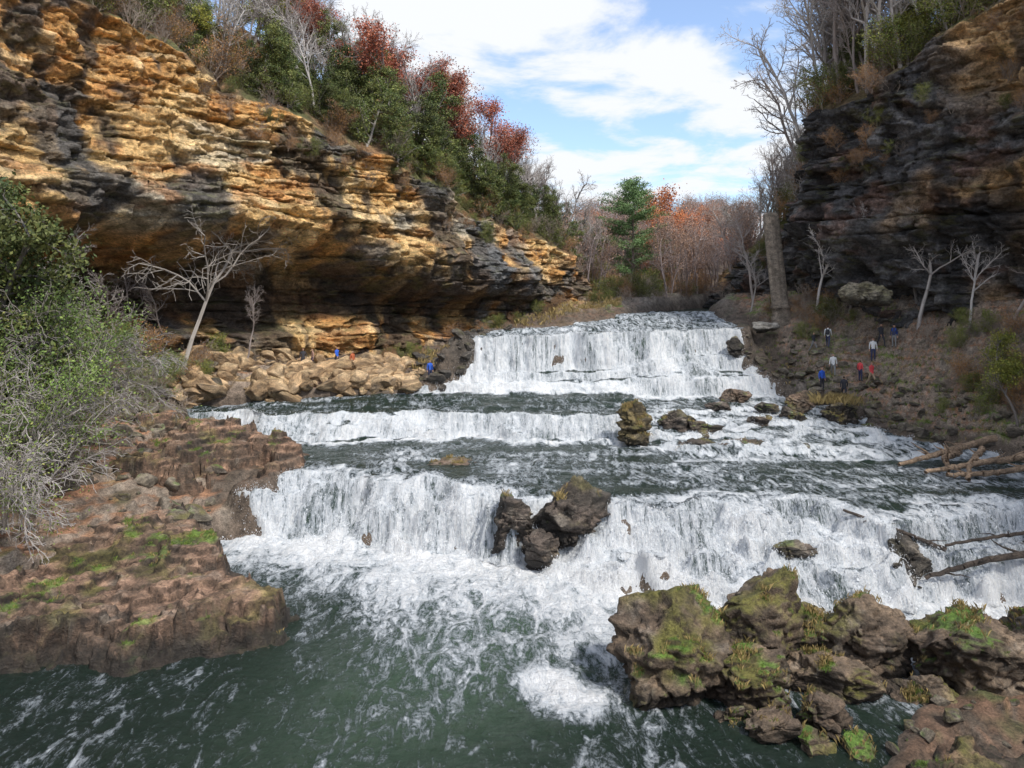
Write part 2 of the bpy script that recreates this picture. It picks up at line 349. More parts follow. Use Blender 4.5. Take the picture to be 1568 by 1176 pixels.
Lp=[(-38,5,36),(-35,28,35),(-31.5,45,33.5),(-27.3,53,33.5),(-20.4,60,30.6),(-12.9,65,26.0),(-5.2,70,22.6),(1,75,20),(8.3,81,16.8),(12.8,87,14.4),(14.5,100,14),(18,130,15)]
def recL(S,Z,top):
    lip=np.interp(S,[0,40,50,60,70,80,90,100],[18.5,18.5,18.3,17.8,16.2,14.5,13,11])+1.5*fbm(S*.12,0,0,3,77)
    dep=np.interp(S,[0,35,45,60,72,84,95],[7.5,9.5,10.5,9.5,6.5,3.2,0])
    a=ss(0,3.2,lip-Z);low=ss(10.6,9.2,Z+.6*fbm(S*.2,0,0,2,78))
    return dep*(a*.95-.38*low)-1.5*ss(3,0,np.abs(Z-lip-1.8))*(dep>2)
def colL(S,Z,off,lr,br,fr,top):
    g=fbm(S*.18,Z*.35,0,4,81)
    c=mix((.70,.46,.20),(.60,.31,.10),ss(-.4,.4,g));c=mix(c,(.50,.43,.32),ss(.15,.6,fbm(S*.12,Z*.2,0,3,82)))
    c=mix(c,(.78,.60,.34),(br>.7)*.5)
    c=mix(c,(.46,.19,.06),ss(.15,.6,fbm(S*.35,Z*.8,0,4,83))*.6)
    st=fbm(S*.5,Z*.16,0,5,84);c=mix(c,(.06,.055,.05),ss(.10,.42,st)*.85)
    st=fbm(S*.22,Z*.3,0,5,85);c=mix(c,(.11,.105,.10),ss(.15,.5,st)*.85)
    rec=ss(17,13,Z)*ss(10.0,11.5,Z)*ss(95,75,S);c=mix(c,(.06,.042,.03),rec*.85)  # undercut band painted dark brown: overhang shade put into the rock colour
    gs=np.exp(-((S-84)/6.)**2);c=mix(c,(.17,.175,.18),gs*ss(-.3,.3,fbm(S*.6,Z*.5,0,3,86))*.85)
    return c
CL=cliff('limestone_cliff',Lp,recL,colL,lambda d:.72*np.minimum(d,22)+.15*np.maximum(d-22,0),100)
Rp=[(33,120,16),(25.5,95,16),(22.9,82,17.5),(25.6,74,24),(24.9,67,29),(28.8,60,31),(33.0,55,34),(35.6,51,35.5),(38,40,36),(40,10,37)]
def recR(S,Z,top):
    b=ss(19,14,Z)*ss(35,60,S);return 2.8*b-2.2*np.exp(-((S-80)/6.)**2)*ss(20,24,Z)
def colR(S,Z,off,lr,br,fr,top):
    g=fbm(S*.18,Z*.3,0,4,181)
    c=mix((.125,.12,.122),(.07,.068,.07),ss(-.4,.4,g));c=mix(c,(.20,.19,.18),(br>.72)*.5)
    w=ss(.0,.5,fbm(S*.14,Z*.12,0,3,182)+1.15*np.exp(-((S-76)/8.)**2)*ss(18.5,21.5,Z)-.35+.35*ss(42,22,S))
    c=mix(c,(.62,.39,.18),w*.85)
    c=mix(c,(.22,.11,.07),ss(.3,.7,fbm(S*.4,Z*.6,0,4,183))*.5)
    st=fbm(S*.5,Z*.16,0,5,184);c=mix(c,(.035,.033,.034),ss(.1,.5,st)*.8)
    return c
CR=cliff('dark_rock_cliff',Rp,recR,colR,lambda d:.66*np.minimum(d,22)+.15*np.maximum(d-22,0),200,lean=3.,amp=1.1)
# ------------------------------------------------------------------ rock ledges
GRASS=[]
def sdf(x,y,poly):
    P=np.array(poly,float);d=np.full(x.shape,1e9);ins=np.zeros(x.shape,bool)
    for i in range(len(P)):
        a,b=P[i],P[(i+1)%len(P)];e=b-a
        t=np.clip(((x-a[0])*e[0]+(y-a[1])*e[1])/(e@e),0,1)
        d=np.minimum(d,np.hypot(x-a[0]-t*e[0],y-a[1]-t*e[1]))
        cr=((a[1]>y)!=(b[1]>y))&(x<(b[0]-a[0])*(y-a[1])/(b[1]-a[1]+1e-12)+a[0]);ins^=cr
    return np.where(ins,d,-d)
def rockcol(X,Y,Z,up,seed,base,base2,moss,dark=.5,lt=.3):
    g=fbm(X*.6,Y*.6,Z*.9,4,seed)
    c=mix(base,base2,ss(-.4,.4,g));c=mix(c,(.05,.04,.03),ss(-.05,.45,fbm(X*.9,Y*.9,Z*1.5,5,seed+1))*dark)
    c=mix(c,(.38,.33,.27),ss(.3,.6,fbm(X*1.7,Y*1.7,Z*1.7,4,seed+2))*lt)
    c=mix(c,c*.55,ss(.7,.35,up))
    m=ss(-.1,.35,fbm(X*.55,Y*.55,Z*.5,5,seed+3)-.15+.35*(moss-.5))*ss(.1,.65,up)
    c=mix(c,(.13,.12,.03),m*min(1,moss*1.2));m2=ss(.25,.55,fbm(X*.9,Y*.9,Z*.5,4,seed+4)+.3*(moss-.5))*ss(.5,.85,up)
    c=mix(c,(.10,.19,.025),m2*min(1,moss*1.05));return c,m2
def ledge(name,poly,topf,zb,seed,base,base2,moss,edge=.9,res=.07,gr=0.0,q=.26,blk=.4,nt_=4):
    P=np.array(poly);x0,y0=P.min(0)-1;x1,y1=P.max(0)+1
    X,Y=np.meshgrid(np.arange(x0,x1,res),np.arange(y0,y1,res))
    wx_=X+.7*fbm(X*.5,Y*.5,0,4,seed+20);wy_=Y+.7*fbm(X*.5,Y*.5,0,4,seed+21)
    ca=np.cos(.5);sa=np.sin(.5);bx=(wx_*ca+wy_*sa);by=(-wx_*sa+wy_*ca)
    b1=hc(bx/2.3,by/1.5,0*X,seed+22);row=np.floor(by/.7);bx2=bx/.95+.37*row;b2=hc(bx2,row,0*X,seed+23)
    sd=sdf(X,Y,poly)+.8*fbm(X*.45,Y*.45,0,4,seed)+.35*(b1-.5)
    top=topf(X,Y)+.5*fbm(X*.35,Y*.35,0,4,seed+2)+blk*(b1-.5)+blk*.3*(b2-.5)
    a=top/q+.6*fbm(X*.9,Y*.9,0,5,seed+3);top=q*(np.floor(a)+ss(.78,1,a-np.floor(a)))+.10*fbm(X*2.2,Y*2.2,0,5,seed+4)
    Z=np.full(X.shape,float(zb));
    for j in range(nt_):
        sj=sd-edge*(j/nt_)*.8-.45*fbm(X*.9,Y*.9,j*7.7,4,seed+30+j)-.15*fbm(X*3,Y*3,j*3.3,2,seed+40+j)
        Z=Z+(top-zb)/nt_*ss(0,.12,sj)
    Z=Z+.06*fbm(X*4,Y*4,0,3,seed+5)
    V=np.stack([X+.1*fbm(X*2,Y*2,Z*2,3,seed+6),Y+.1*fbm(X*2,Y*2,Z*2,3,seed+7),Z],-1);N=normals(V,X.shape);up=np.abs(N[...,2])
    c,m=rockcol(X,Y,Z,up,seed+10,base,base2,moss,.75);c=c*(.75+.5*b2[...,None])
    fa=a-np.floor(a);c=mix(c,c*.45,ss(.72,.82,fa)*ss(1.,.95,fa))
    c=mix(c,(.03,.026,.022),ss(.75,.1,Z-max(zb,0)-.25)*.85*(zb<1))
    F=gridF(*X.shape);keep=(sd>-.35).ravel();F=F[keep[F].any(1)]
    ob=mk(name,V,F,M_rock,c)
    if gr>0:
        idx=np.argwhere((m>.3)&(sd>.5)&(up>.6))
        if len(idx):
            for i in R.choice(len(idx),min(len(idx),int(gr)),replace=False):
                a,b=idx[i];GRASS.append((X[a,b],Y[a,b],Z[a,b],R.uniform(.06,.16),9,1 if R.random()<.75 else 0))
    return ob
ledge('rock_ledge',[(-8.3,29.8),(-8.6,27.8),(-10.5,26.8),(-12.5,25.8),(-18,25.2),(-30,24),(-34,40),(-20,40),(-15.5,38.5),(-13,35.5),(-12.2,32)],lambda x,y:1.3+.03*(y-25),-.4,300,(.32,.20,.135),(.19,.125,.085),.62,gr=700,blk=.3,edge=1.1)
ledge('rock_outcrop',[(-12.0,41.0),(-11.4,44),(-12.2,46.5),(-14.5,48.5),(-18,50),(-24,50.5),(-28,47),(-28,41),(-22,39.8),(-18.5,40.2),(-17.3,40.6),(-16.8,43.0),(-15.2,43.2),(-14.6,40.2)],lambda x,y:3.7+.04*(-12-x)-.15*(44-y),0,320,(.38,.23,.15),(.23,.15,.10),.5,edge=1.8,gr=300,q=.3,blk=.4,nt_=8)
ledge('rock_shore',[(9.5,19.6),(12,21),(16,22),(22,23.5),(26,18),(9,15)],lambda x,y:.45+.03*(x-10),-.4,340,(.30,.18,.12),(.19,.125,.085),.8,gr=420)
# ------------------------------------------------------------------ rocks
def ico(n):
    import bmesh
    bm=bmesh.new();bmesh.ops.create_icosphere(bm,subdivisions=n,radius=1)
    V=np.array([v.co[:] for v in bm.verts]);F=np.array([[v.index for v in f.verts] for f in bm.faces]);bm.free();return V,F
ICO={n:ico(n) for n in (3,4,6)}
def rockshape(seed,n=4,K=16):
    V,F=ICO[n];V=V.copy();r=np.random.default_rng(seed)
    for i in range(K):
        nn=r.normal(size=3);nn[2]*=.7;nn/=np.linalg.norm(nn);d=r.uniform(.5,.85)
        V-=np.maximum(V@nn-d,0)[:,None]*nn
    V/=np.abs(V).max(0);return V,F
def hero(name,c,rad,seed,base=(.23,.165,.11),base2=(.14,.10,.07),moss=.6,gr=20,n=6,grass=0.5):
    V,F=rockshape(seed,n,18);U=V/np.linalg.norm(V,axis=1,keepdims=True)
    V=V*np.array(rad);P=V+np.array(c)
    x,y,z=P.T
    mr_=min(1,min(rad))
    dsp=.34*fbm(x*.6,y*.6,z*.8,4,seed)*min(rad)*.8+(.26*fbm(x*1.6,y*1.6,z*2.4,5,seed+1)+.32*(hc((x+.3*fbm(x,y,z,2,seed+8))/.9,y/.9,(z+.3*fbm(x,y,z,2,seed+9))/.6,seed+3)-.5))*mr_
    zz=z/.3+.8*fbm(x*.6,y*.6,z*.5,3,seed+2);fr=zz-np.floor(zz);lr=hc(zz,0*zz,0*zz,seed)
    dsp=dsp+.18*(lr-.5)*mr_-.08*ss(.15,0,fr)-.24*ss(.12,0,np.abs(fbm(x*.8,y*.8,z*.8,4,seed+5)))*mr_
    P=P+U*dsp[:,None]*np.array([1,1,.6])
    me=mk(name,P,F,M_rock,link=False)
    nn=np.zeros(len(P)*3,np.float32);me.vertices.foreach_get('normal',nn);nn=nn.reshape(-1,3)
    x,y,z=P.T
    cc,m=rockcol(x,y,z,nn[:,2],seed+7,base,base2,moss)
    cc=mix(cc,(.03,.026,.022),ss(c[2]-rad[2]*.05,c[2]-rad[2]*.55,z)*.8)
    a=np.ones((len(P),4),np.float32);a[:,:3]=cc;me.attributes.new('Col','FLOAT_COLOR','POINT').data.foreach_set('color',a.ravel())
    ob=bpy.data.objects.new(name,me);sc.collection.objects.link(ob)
    idx=np.argwhere((nn[:,2]>.5)&(m>.1))[:,0]
    if len(idx)<20: idx=np.argwhere(nn[:,2]>.75)[:,0]
    for i in R.choice(idx,min(len(idx),gr),replace=False):
        k=R.random()<grass
        GRASS.append((x[i],y[i],z[i]-.03,R.uniform(.08,.26) if k else R.uniform(.04,.10),10,0 if k else 1))
    return ob
H=[((5.4,24.6,.8),(2.1,1.9,2.1)),((9.0,26.3,.9),(2.1,1.6,2.3)),((7.5,24.2,.2),(1.7,1.5,1.5)),((12.2,26,.5),(1.9,1.5,1.7)),((15.8,25.2,.6),(2.7,2.0,2.2)),((18.9,26,.9),(2,1.6,1.8)),((10.3,24.4,.1),(1.5,1.2,1.1)),((13.2,23.8,.0),(1.4,1.0,.8)),((10.8,26.8,.5),(1.3,1.2,1.3)),
((7.6,21.9,.1),(.8,.7,.7)),((9.2,22.4,.2),(.8,.8,.8)),((8.6,21.2,.0),(.6,.5,.5)),((9.9,21.2,.0),(.5,.5,.4)),((6.6,22.6,.0),(.6,.5,.5))]
for i,(c,r_) in enumerate(H): hero('mossy_boulder',c,r_,400+i*13,moss=.85,gr=260 if r_[0]>1 else 30,grass=.3)
D=(.13,.10,.08);D2=(.065,.055,.045);DD=(.04,.035,.03)
hero('river_rock',(-.1,36.3,1.7),(1.4,1.3,1.9),700,D,D2,.3,10);hero('river_rock',(2.7,36.0,1.9),(2.0,1.5,2.0),713,D,D2,.4,50,grass=.9);hero('river_rock',(1.3,35.0,.8),(.9,.8,1.1),714,D,D2,.2,0)
hero('river_rock',(8.3,50.3,3.8),(1.1,1.,2.0),726,(.22,.17,.07),(.16,.12,.06),.95,220,grass=.75)
hero('river_rock',(11.6,52,3.4),(1.8,1.2,1.5),739,D,D2,.6,30);hero('river_rock',(14.8,48.3,2.7),(2.0,1.2,1.2),752,D,D2,.9,90)
hero('river_rock',(11.9,48.7,2.7),(1.6,1.,.8),765,D,D2,.6,24);hero('river_rock',(-3.6,44.6,2.5),(2.4,1.2,.7),778,(.2,.14,.1),D,.4,50,grass=.9)
hero('river_rock',(22.6,57.2,4.3),(1.7,1.2,1.4),791,(.27,.18,.12),D,.5,30);hero('river_rock',(18,59.5,4.7),(1.3,1,.9),804,(.27,.18,.12),D,.5,8)
hero('river_rock',(24.2,54.3,4.),(1.5,1.1,1.3),817,D,D2,.7,50,grass=.9);hero('river_rock',(18.6,48,2.8),(.9,.6,.5),830,D,D2,.3,2)
hero('river_rock',(17.2,32.3,1.0),(1.1,1.1,1.5),843,D2,DD,.1,0);hero('river_rock',(13.2,51.5,3.5),(1.3,1,.9),856,D,D2,.7,14)
hero('river_rock',(17.5,52.5,3.6),(1.2,.9,.8),872,D,D2,.6,14);hero('river_rock',(20.5,54,3.9),(1.,.9,.8),873,D,D2,.6,14)
for i,(x,y,z,a,b,c_) in enumerate([(23.5,33.2,1.2,1.4,.8,.9),(12.6,33.2,1.5,1.0,.6,.45),(19.2,56,4.3,1.1,.8,.6),(16,56.5,4.3,1.2,.8,.5),(19.5,65,8.2,.8,.6,1.0),(-3.6,62.6,5.6,.9,.7,.9),(-4.2,64.5,8.0,1.2,.9,1.3)]):
    hero('river_rock',(x,y,z),(a,b,c_),900+i*17,D,D2 if i%2 else DD,.35,3)
hero('flat_boulder',(29.3,61,12.9),(2.7,1.6,1.0),882,(.46,.41,.29),(.33,.28,.2),.4,5)
def rmesh(seed,base,base2,moss):
    V,F=rockshape(seed,4,14);U=V/np.linalg.norm(V,axis=1,keepdims=True)
    V=V+U*(.12*fbm(V[:,0]*1.8,V[:,1]*1.8,V[:,2]*1.8,5,seed))[:,None]
    me=mk('boulder',V,F,M_rock,link=False);nn=np.zeros(len(V)*3,np.float32);me.vertices.foreach_get('normal',nn);nn=nn.reshape(-1,3)
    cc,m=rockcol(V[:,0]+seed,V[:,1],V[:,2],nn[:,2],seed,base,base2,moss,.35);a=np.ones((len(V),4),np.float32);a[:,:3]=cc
    me.attributes.new('Col','FLOAT_COLOR','POINT').data.foreach_set('color',a.ravel());return me
TAN=[rmesh(900+i,(.64,.46,.27),(.50,.33,.18),.15) for i in range(5)]
GRY=[rmesh(920+i,(.32,.27,.20),(.20,.165,.13),.6) for i in range(5)]
DRK=[rmesh(940+i,(.15,.13,.11),(.09,.08,.07),.3) for i in range(3)]
def scatter(name,meshes,n,fx,smin,smax,pw=2.6):
    e=empty(name);i=0
    while i<n:
        x,y=fx();s=smin+(smax-smin)*R.random()**pw
        i+=1
        if name in('talus_boulders','falls_edge_rocks') and x>XL(y)+.2: continue
        z=float(zg(x,y));inst('boulder_%d'%i,meshes[R.integers(len(meshes))],(x,y,z+s*.15),R.uniform(0,6.3),(s*R.uniform(.8,1.4),s*R.uniform(.7,1.1),s*R.uniform(.45,.8)),R.normal(0,.25),R.normal(0,.25),e)
scatter('talus_boulders',TAN,560,lambda:(lambda x:(x,58.6+(-x-24)*-.28+R.uniform(-2.6,3.6)))(R.uniform(-26,-8)),.13,1.35,3.2)
scatter('falls_edge_rocks',DRK,150,lambda:(R.uniform(-9,1),R.uniform(60.5,69)),.2,.9)
scatter('bank_boulders',GRY,260,lambda:(R.uniform(-33,-23),R.uniform(48,59)),.2,1.3)
scatter('ledge_rubble',GRY,200,lambda:(R.uniform(-29,-16),R.uniform(37,50)),.12,.8)
scatter('right_bank_stones',GRY,320,lambda:(lambda y:(float(XR(y))+R.uniform(-.6,6),y))(R.uniform(44,66)),.12,.6)
scatter('cascade_stones',GRY+DRK,90,lambda:(R.uniform(14,25),R.uniform(47,59)),.15,.65)
scatter('shore_stones',GRY,70,lambda:(R.uniform(9,20),R.uniform(19.5,25)),.07,.3)
# ------------------------------------------------------------------ trees
def tubes(P0,P1,R0,R1,ns):
    d=P1-P0;L=np.linalg.norm(d,axis=1,keepdims=True)+1e-9;d=d/L
    a=np.where(np.abs(d[:,2:3])>.9,np.array([[1.,0,0]]),np.array([[0,0,1.]]));u=np.cross(d,a);u/=np.linalg.norm(u,axis=1,keepdims=True);w=np.cross(d,u)
    an=np.arange(ns)*2*np.pi/ns;ca,sa=np.cos(an)[None,:,None],np.sin(an)[None,:,None]
    ring=u[:,None]*ca+w[:,None]*sa
    A=P0[:,None]+ring*R0[:,None,None];B=P1[:,None]+ring*R1[:,None,None]
    V=np.concatenate([A,B],1).reshape(-1,3);n=len(P0);b=(np.arange(n)*2*ns)[:,None];i=np.arange(ns)[None];j=(i+1)%ns
    F=np.stack([b+i,b+j,b+ns+j,b+ns+i],-1).reshape(-1,4);return V,F
def leaves(C,size,rng,aspect=.6):
    n=len(C);a=rng.normal(size=(n,3));a/=np.linalg.norm(a,axis=1,keepdims=True);b=rng.normal(size=(n,3));b=np.cross(a,b);b/=np.linalg.norm(b,axis=1,keepdims=True)
    s=(size*rng.uniform(.6,1.4,n))[:,None];a=a*s;b=b*s*aspect
    V=np.stack([C-a,C-b*1.,C+a,C+b],1).reshape(-1,3);F=np.arange(n*4).reshape(-1,4);return V,F
def tree(name,seed,H=10,r=.16,kids=(2,2,2),lens=(.42,.5,.5),trop=.06,tt=None,ang=.75,start=3,leaf=None,bark=(.20,.18,.16),nseg=(9,5,4,3),wob=.13,lean=0,clump=.35,stems=1):
    rg=np.random.default_rng(seed);SG=[];TP=[];tt=trop*.6 if tt is None else tt
    def grow(p,d,L,r,lev):
        n=nseg[lev];st=L/n
        for i in range(n):
            d=d+rg.normal(0,wob*(1+lev*.4),3);d[2]+=(trop if lev else tt);d=d/np.linalg.norm(d)
            q=p+d*st;r2=r*(1-.75/n) if lev==0 else r*(1-.6/n)
            SG.append((p,q,r,r2,lev));p=q;r=r2
            if lev<len(nseg)-1 and (lev>0 or i>=start):
                for k in range(kids[lev]):
                    if rg.random()<.85:
                        t=rg.normal(size=3);t-=t.dot(d)*d;t/=np.linalg.norm(t);aa=ang*rg.uniform(.6,1.3)
                        cd=d*math.cos(aa)+t*math.sin(aa)
                        grow(p,cd,L*lens[lev]*rg.uniform(.6,1.15)*(1-.45*i/n),r*.62,lev+1)
            if lev>=len(nseg)-2: TP.append(p)
    for k in range(stems):
        grow(np.array([rg.normal(0,.15)*(stems>1),rg.normal(0,.15)*(stems>1),-.4]),np.array([lean+rg.normal(0,.35)*(stems>1),rg.normal(0,.35)*(stems>1),1.]),H,r,0)
    P0=np.array([s[0] for s in SG]);P1=np.array([s[1] for s in SG]);R0=np.array([s[2] for s in SG]);R1=np.array([s[3] for s in SG]);lv=np.array([s[4] for s in SG])
    R0=np.maximum(R0,.012);R1=np.maximum(R1,.010)
    m=lv<=1;V1,F1=tubes(P0[m],P1[m],R0[m],R1[m],6);V2,F2=tubes(P0[~m],P1[~m],R0[~m],R1[~m],3)
    V=np.concatenate([V1,V2]);F=np.concatenate([F1,F2+len(V1)])
    c=np.array(bark)[None]*rg.uniform(.75,1.2,(len(V),1))
    if leaf:
        TPa=np.array(TP);k=leaf['n'];idx=rg.integers(0,len(TPa),k)
        if leaf.get('frac'): 
            g=fbm(TPa[:,0]*.7,TPa[:,1]*.7,TPa[:,2]*.7,2,seed);ok=np.argwhere(g>np.quantile(g,1-leaf['frac']))[:,0];idx=ok[rg.integers(0,len(ok),k)]
        C=TPa[idx]+rg.normal(0,clump,(k,3))*np.array([1,1,.7])
        LV,LF=leaves(C,leaf['s'],rg);t=vn(C[:,0]*1.3,C[:,1]*1.3,C[:,2]*1.3,seed)
        lc=mix(leaf['c1'],leaf['c2'],np.clip(t*.9+rg.normal(0,.25,k),0,1))*rg.uniform(.6,1.3,(k,1))
        F=np.concatenate([F,LF+len(V)]);V=np.concatenate([V,LV]);c=np.concatenate([c,np.repeat(lc,4,0)])
    return mk(name,V,F,M_plant,c,link=False,smooth=False)
BARE=[tree('bare_tree',s,10,.15,nseg=(9,5,4,3),bark=b) for s,b in ((1,(.33,.30,.28)),(2,(.26,.22,.20)),(3,(.40,.37,.35)),(4,(.22,.185,.17)))]
CED=[tree('cedar_tree',s,7,.13,kids=(3,2,1),lens=(.38,.4,.5),trop=.02,ang=1.1,start=0,nseg=(10,4,3),wob=.1,leaf=dict(n=11000,s=.07,c1=(.045,.08,.02),c2=(.20,.21,.055)),clump=.20) for s in (11,12,13)]
RUS=[tree('russet_oak_tree',s,9,.16,leaf=dict(n=6500,s=.075,c1=(.30,.075,.045),c2=(.48,.18,.10),frac=.75),bark=(.25,.21,.20),clump=.38) for s in (21,22)]
YEL=[tree('yellow_green_tree',s,8,.13,leaf=dict(n=8000,s=.075,c1=(.16,.20,.03),c2=(.42,.38,.07),frac=.6),bark=(.2,.17,.15),clump=.35) for s in (31,32)]
SHR=[tree('bare_shrub',s,3.2,.04,kids=(2,2),lens=(.55,.5),ang=.7,start=0,nseg=(6,4,3),stems=4,bark=b,wob=.16,leaf=lf,clump=.2) for s,b,lf in ((41,(.27,.22,.18),None),(42,(.24,.18,.14),dict(n=2200,s=.05,c1=(.28,.13,.05),c2=(.42,.24,.08))),(43,(.2,.17,.12),dict(n=4000,s=.055,c1=(.08,.12,.02),c2=(.25,.25,.05))))]
LEAFS=tree('leafy_shrub',51,6.5,.05,kids=(2,2,1),lens=(.5,.5,.5),ang=.7,start=1,nseg=(8,5,4),stems=5,bark=(.26,.23,.20),wob=.14,leaf=dict(n=9000,s=.055,c1=(.08,.14,.03),c2=(.23,.30,.07),frac=.7),clump=.34)
GREYSH=tree('arching_shrub',52,5.0,.045,kids=(2,2,1),lens=(.55,.5,.5),ang=.65,start=1,nseg=(9,5,4,3),stems=4,trop=-.10,tt=-.07,bark=(.30,.27,.25),wob=.14,leaf=dict(n=1600,s=.045,c1=(.12,.18,.04),c2=(.3,.3,.08)),clump=.3)
HERO=tree('bare_tree',62,9,.16,kids=(3,2,2),lens=(.66,.55,.5),trop=-.03,tt=.12,ang=1.0,start=4,nseg=(8,6,4,3),bark=(.29,.26,.23),wob=.12,lean=.08)
def pine(name,seed):
    rg=np.random.default_rng(seed);P0=[];P1=[];A=[];B=[];C=[]
    for i in range(20):
        P0.append((0,0,i*.75));P1.append((0,0,(i+1)*.75));A.append(.28*(1-i/21));B.append(.28*(1-(i+1)/21))
    for z in np.arange(3,14.8,.65):
        k=rg.integers(3,6)
        for j in range(k):
            a=rg.uniform(0,6.28);L=(5.4*(1-((z-3)/12.5)**2.6)+.5)*rg.uniform(.5,1.15);p=np.array([0,0,z])
            for q in range(5):
                e=p+np.array([math.cos(a)*L/5,math.sin(a)*L/5,.06+.05*q]);P0.append(p);P1.append(e);A.append(.06*(1-q/5)+.01);B.append(.06*(1-(q+1)/5)+.01);p=e
                if q>=1: C.append(p+rg.normal(0,1,(120,3))*np.array([.45,.45,.16]))
    V,F=tubes(np.array(P0,float),np.array(P1,float),np.array(A),np.array(B),5);c=np.tile((.2,.15,.12),(len(V),1))
    C=np.concatenate(C);LV,LF=leaves(C,.12,rg,.35);t=vn(C[:,0],C[:,1],C[:,2]*2,seed)
    lc=mix((.07,.14,.05),(.20,.31,.11),t)*rg.uniform(.7,1.3,(len(C),1))
    return mk(name,np.concatenate([V,LV]),np.concatenate([F,LF+len(V)]),M_plant,np.concatenate([c,np.repeat(lc,4,0)]),link=False,smooth=False)
PINE=pine('pine_tree',71)
def put(me,p,s,lean=(0,0)):
    return inst(me.name.split('.')[0],me,(float(p[0]),float(p[1]),float(p[2])-.2),R.uniform(0,6.28),s*R.uniform(.85,1.15),lean[0],lean[1])
SL=CL.S;SR=CR.S
def along(C,n,s0,s1,d0,d1,meshes,smin,smax):
    for i in range(n):
        s=R.uniform(s0,s1);d=d0+(d1-d0)*R.random()
        put(meshes[R.integers(len(meshes))],C.at(s,d),R.uniform(smin,smax))
along(CL,90,SL[1]+8,SL[4],.2,10,SHR,.7,1.4)
along(CL,12,SL[2],SL[4],2,12,YEL,.6,.9)
along(CL,34,SL[2],SL[4],2,16,BARE,.6,.9)
along(CL,20,SL[3]+5,SL[6],1,12,CED,.8,1.2)
along(CL,100,SL[3],SL[8],.0,5,[SHR[0],SHR[1],SHR[2],CED[0]],.4,.9)
along(CL,16,SL[5],SL[8],.3,5,CED,.6,.9)
along(CL,60,SL[4],SL[8],3,20,BARE,.7,1.1)
along(CL,13,SL[6]-3,SL[7]+4,3,11,RUS,.85,1.25)
along(CL,7,SL[5]-2,SL[6],8,16,RUS,.8,1.0)
along(CL,50,SL[7],SL[10],.5,14,BARE+[CED[0]],.6,.95)
along(CL,34,SL[8]-4,SL[10],.0,4,[CED[1],SHR[2],SHR[0]],.5,.8)
along(CL,30,SL[3],SL[6],10,30,BARE+YEL[:1]+CED[:1],.9,1.2)
for C_,s0,s1,n in ((CL,SL[3],SL[8],40),(CR,SR[2],SR[8],70)):
    for i in range(n): put([SHR[0],SHR[1],SHR[2]][R.integers(3)],C_.at(R.uniform(s0,s1),-R.uniform(.0,.25 if C_ is CR else .12)),R.uniform(.25,.6))
along(CR,60,SR[3]-3,SR[7]+3,.2,14,BARE,.8,1.35)
along(CR,26,SR[2]+3,SR[5]+2,.2,5,BARE,1.1,1.5)
along(CR,90,SR[2],SR[8],.0,7,SHR,.7,1.3)
along(CR,14,SR[5],SR[8],.5,10,YEL+CED[:1],.6,.9)
along(CR,60,SR[1]-8,SR[3]+2,.3,12,BARE,.7,1.1)
along(CR,5,SR[3],SR[5],2,6,[CED[0],RUS[0]],.6,.8)
FAR=[tree('far_tree',s,9,.14,kids=(2,2),lens=(.42,.5),nseg=(8,5,4),bark=b,leaf=lf,clump=.5) for s,b,lf in ((81,(.28,.23,.22),None),(82,(.32,.26,.25),dict(n=1200,s=.08,c1=(.30,.18,.13),c2=(.38,.24,.16))),(83,(.28,.24,.22),dict(n=4000,s=.10,c1=(.48,.14,.05),c2=(.62,.26,.09))))]
e=empty('distant_trees')
for i in range(560):
    y=86+114*R.random()**1.3;x=R.uniform(y*.09,y*.33);s=R.uniform(.6,1.05) if y<110 else R.uniform(.75,1.15)
    me=FAR[2] if R.random()<.03 else FAR[R.integers(2)]
    if y<105 and XL(y)-1<x<XR(y)+1: continue
    if y<98 and abs(x/y-.163)<.04: continue
    inst('far_tree_%d'%i,me,(x,y,float(zg(x,y))-.3),R.uniform(0,6.3),s,parent=e)
for i in range(110):
    y=R.uniform(82,100);x=R.uniform(9,30)
    if XL(y)-.8<x<XR(y)+.8: continue
    put(SHR[R.integers(3)],(x,y,float(zg(x,y))),R.uniform(.5,1.0))
put(PINE,(16.2,99,13.0),1.08)
put(FAR[2],(24.3,118,15.),1.4);put(FAR[2],(21.4,110,14.3),1.1)
# left bank trees
inst('bare_tree',HERO,(-25.1,56,float(zg(-25.1,56))),3.6,1.35)
inst('leafy_shrub',LEAFS,(-22.9,35.5,3.0),1.,1.1);inst('leafy_shrub',LEAFS,(-25.4,38.5,4.5),3.,1.3);inst('leafy_shrub',LEAFS,(-22.7,33,2.6),5.,.8);inst('leafy_shrub',LEAFS,(-27,48,6.2),2.,.7);inst('leafy_shrub',LEAFS,(-25.5,51.5,5.2),4.,.55)
inst('arching_shrub',GREYSH,(-22.2,34,3.4),1.,1.3);inst('arching_shrub',GREYSH,(-22.9,33,3),4.4,1.3);inst('arching_shrub',GREYSH,(-22.8,37,4.5),2.4,1.5);inst('arching_shrub',GREYSH,(-26,44,6.5),4,1.3);inst('arching_shrub',GREYSH,(-25.5,41,6.5),5,1.4)
inst('cedar_tree',CED[0],(-25.6,37,7),0,1.5);inst('cedar_tree',CED[1],(-28,39,6),0,1.7)
for x,y,s in ((-31,50,1.1),(-29,54,1.),(-27.5,60,.8),(-22,61,.7),(-32,46,1.1),(-30,58,.8)):
    put(BARE[R.integers(4)],(x,y,float(zg(x,y))),s*.8)
for i in range(34):
    x=R.uniform(-32,-24);y=R.uniform(44,62);put(SHR[R.integers(3)],(x,y,float(zg(x,y))),R.uniform(.4,.9))
for i in range(22):
    x=R.uniform(-12,12);y=64+abs(x+12)*.7+R.uniform(2,4);
    if x<XL(y)-1: put(SHR[R.integers(1,3)],(x,y,float(zg(x,y))),R.uniform(.3,.5))
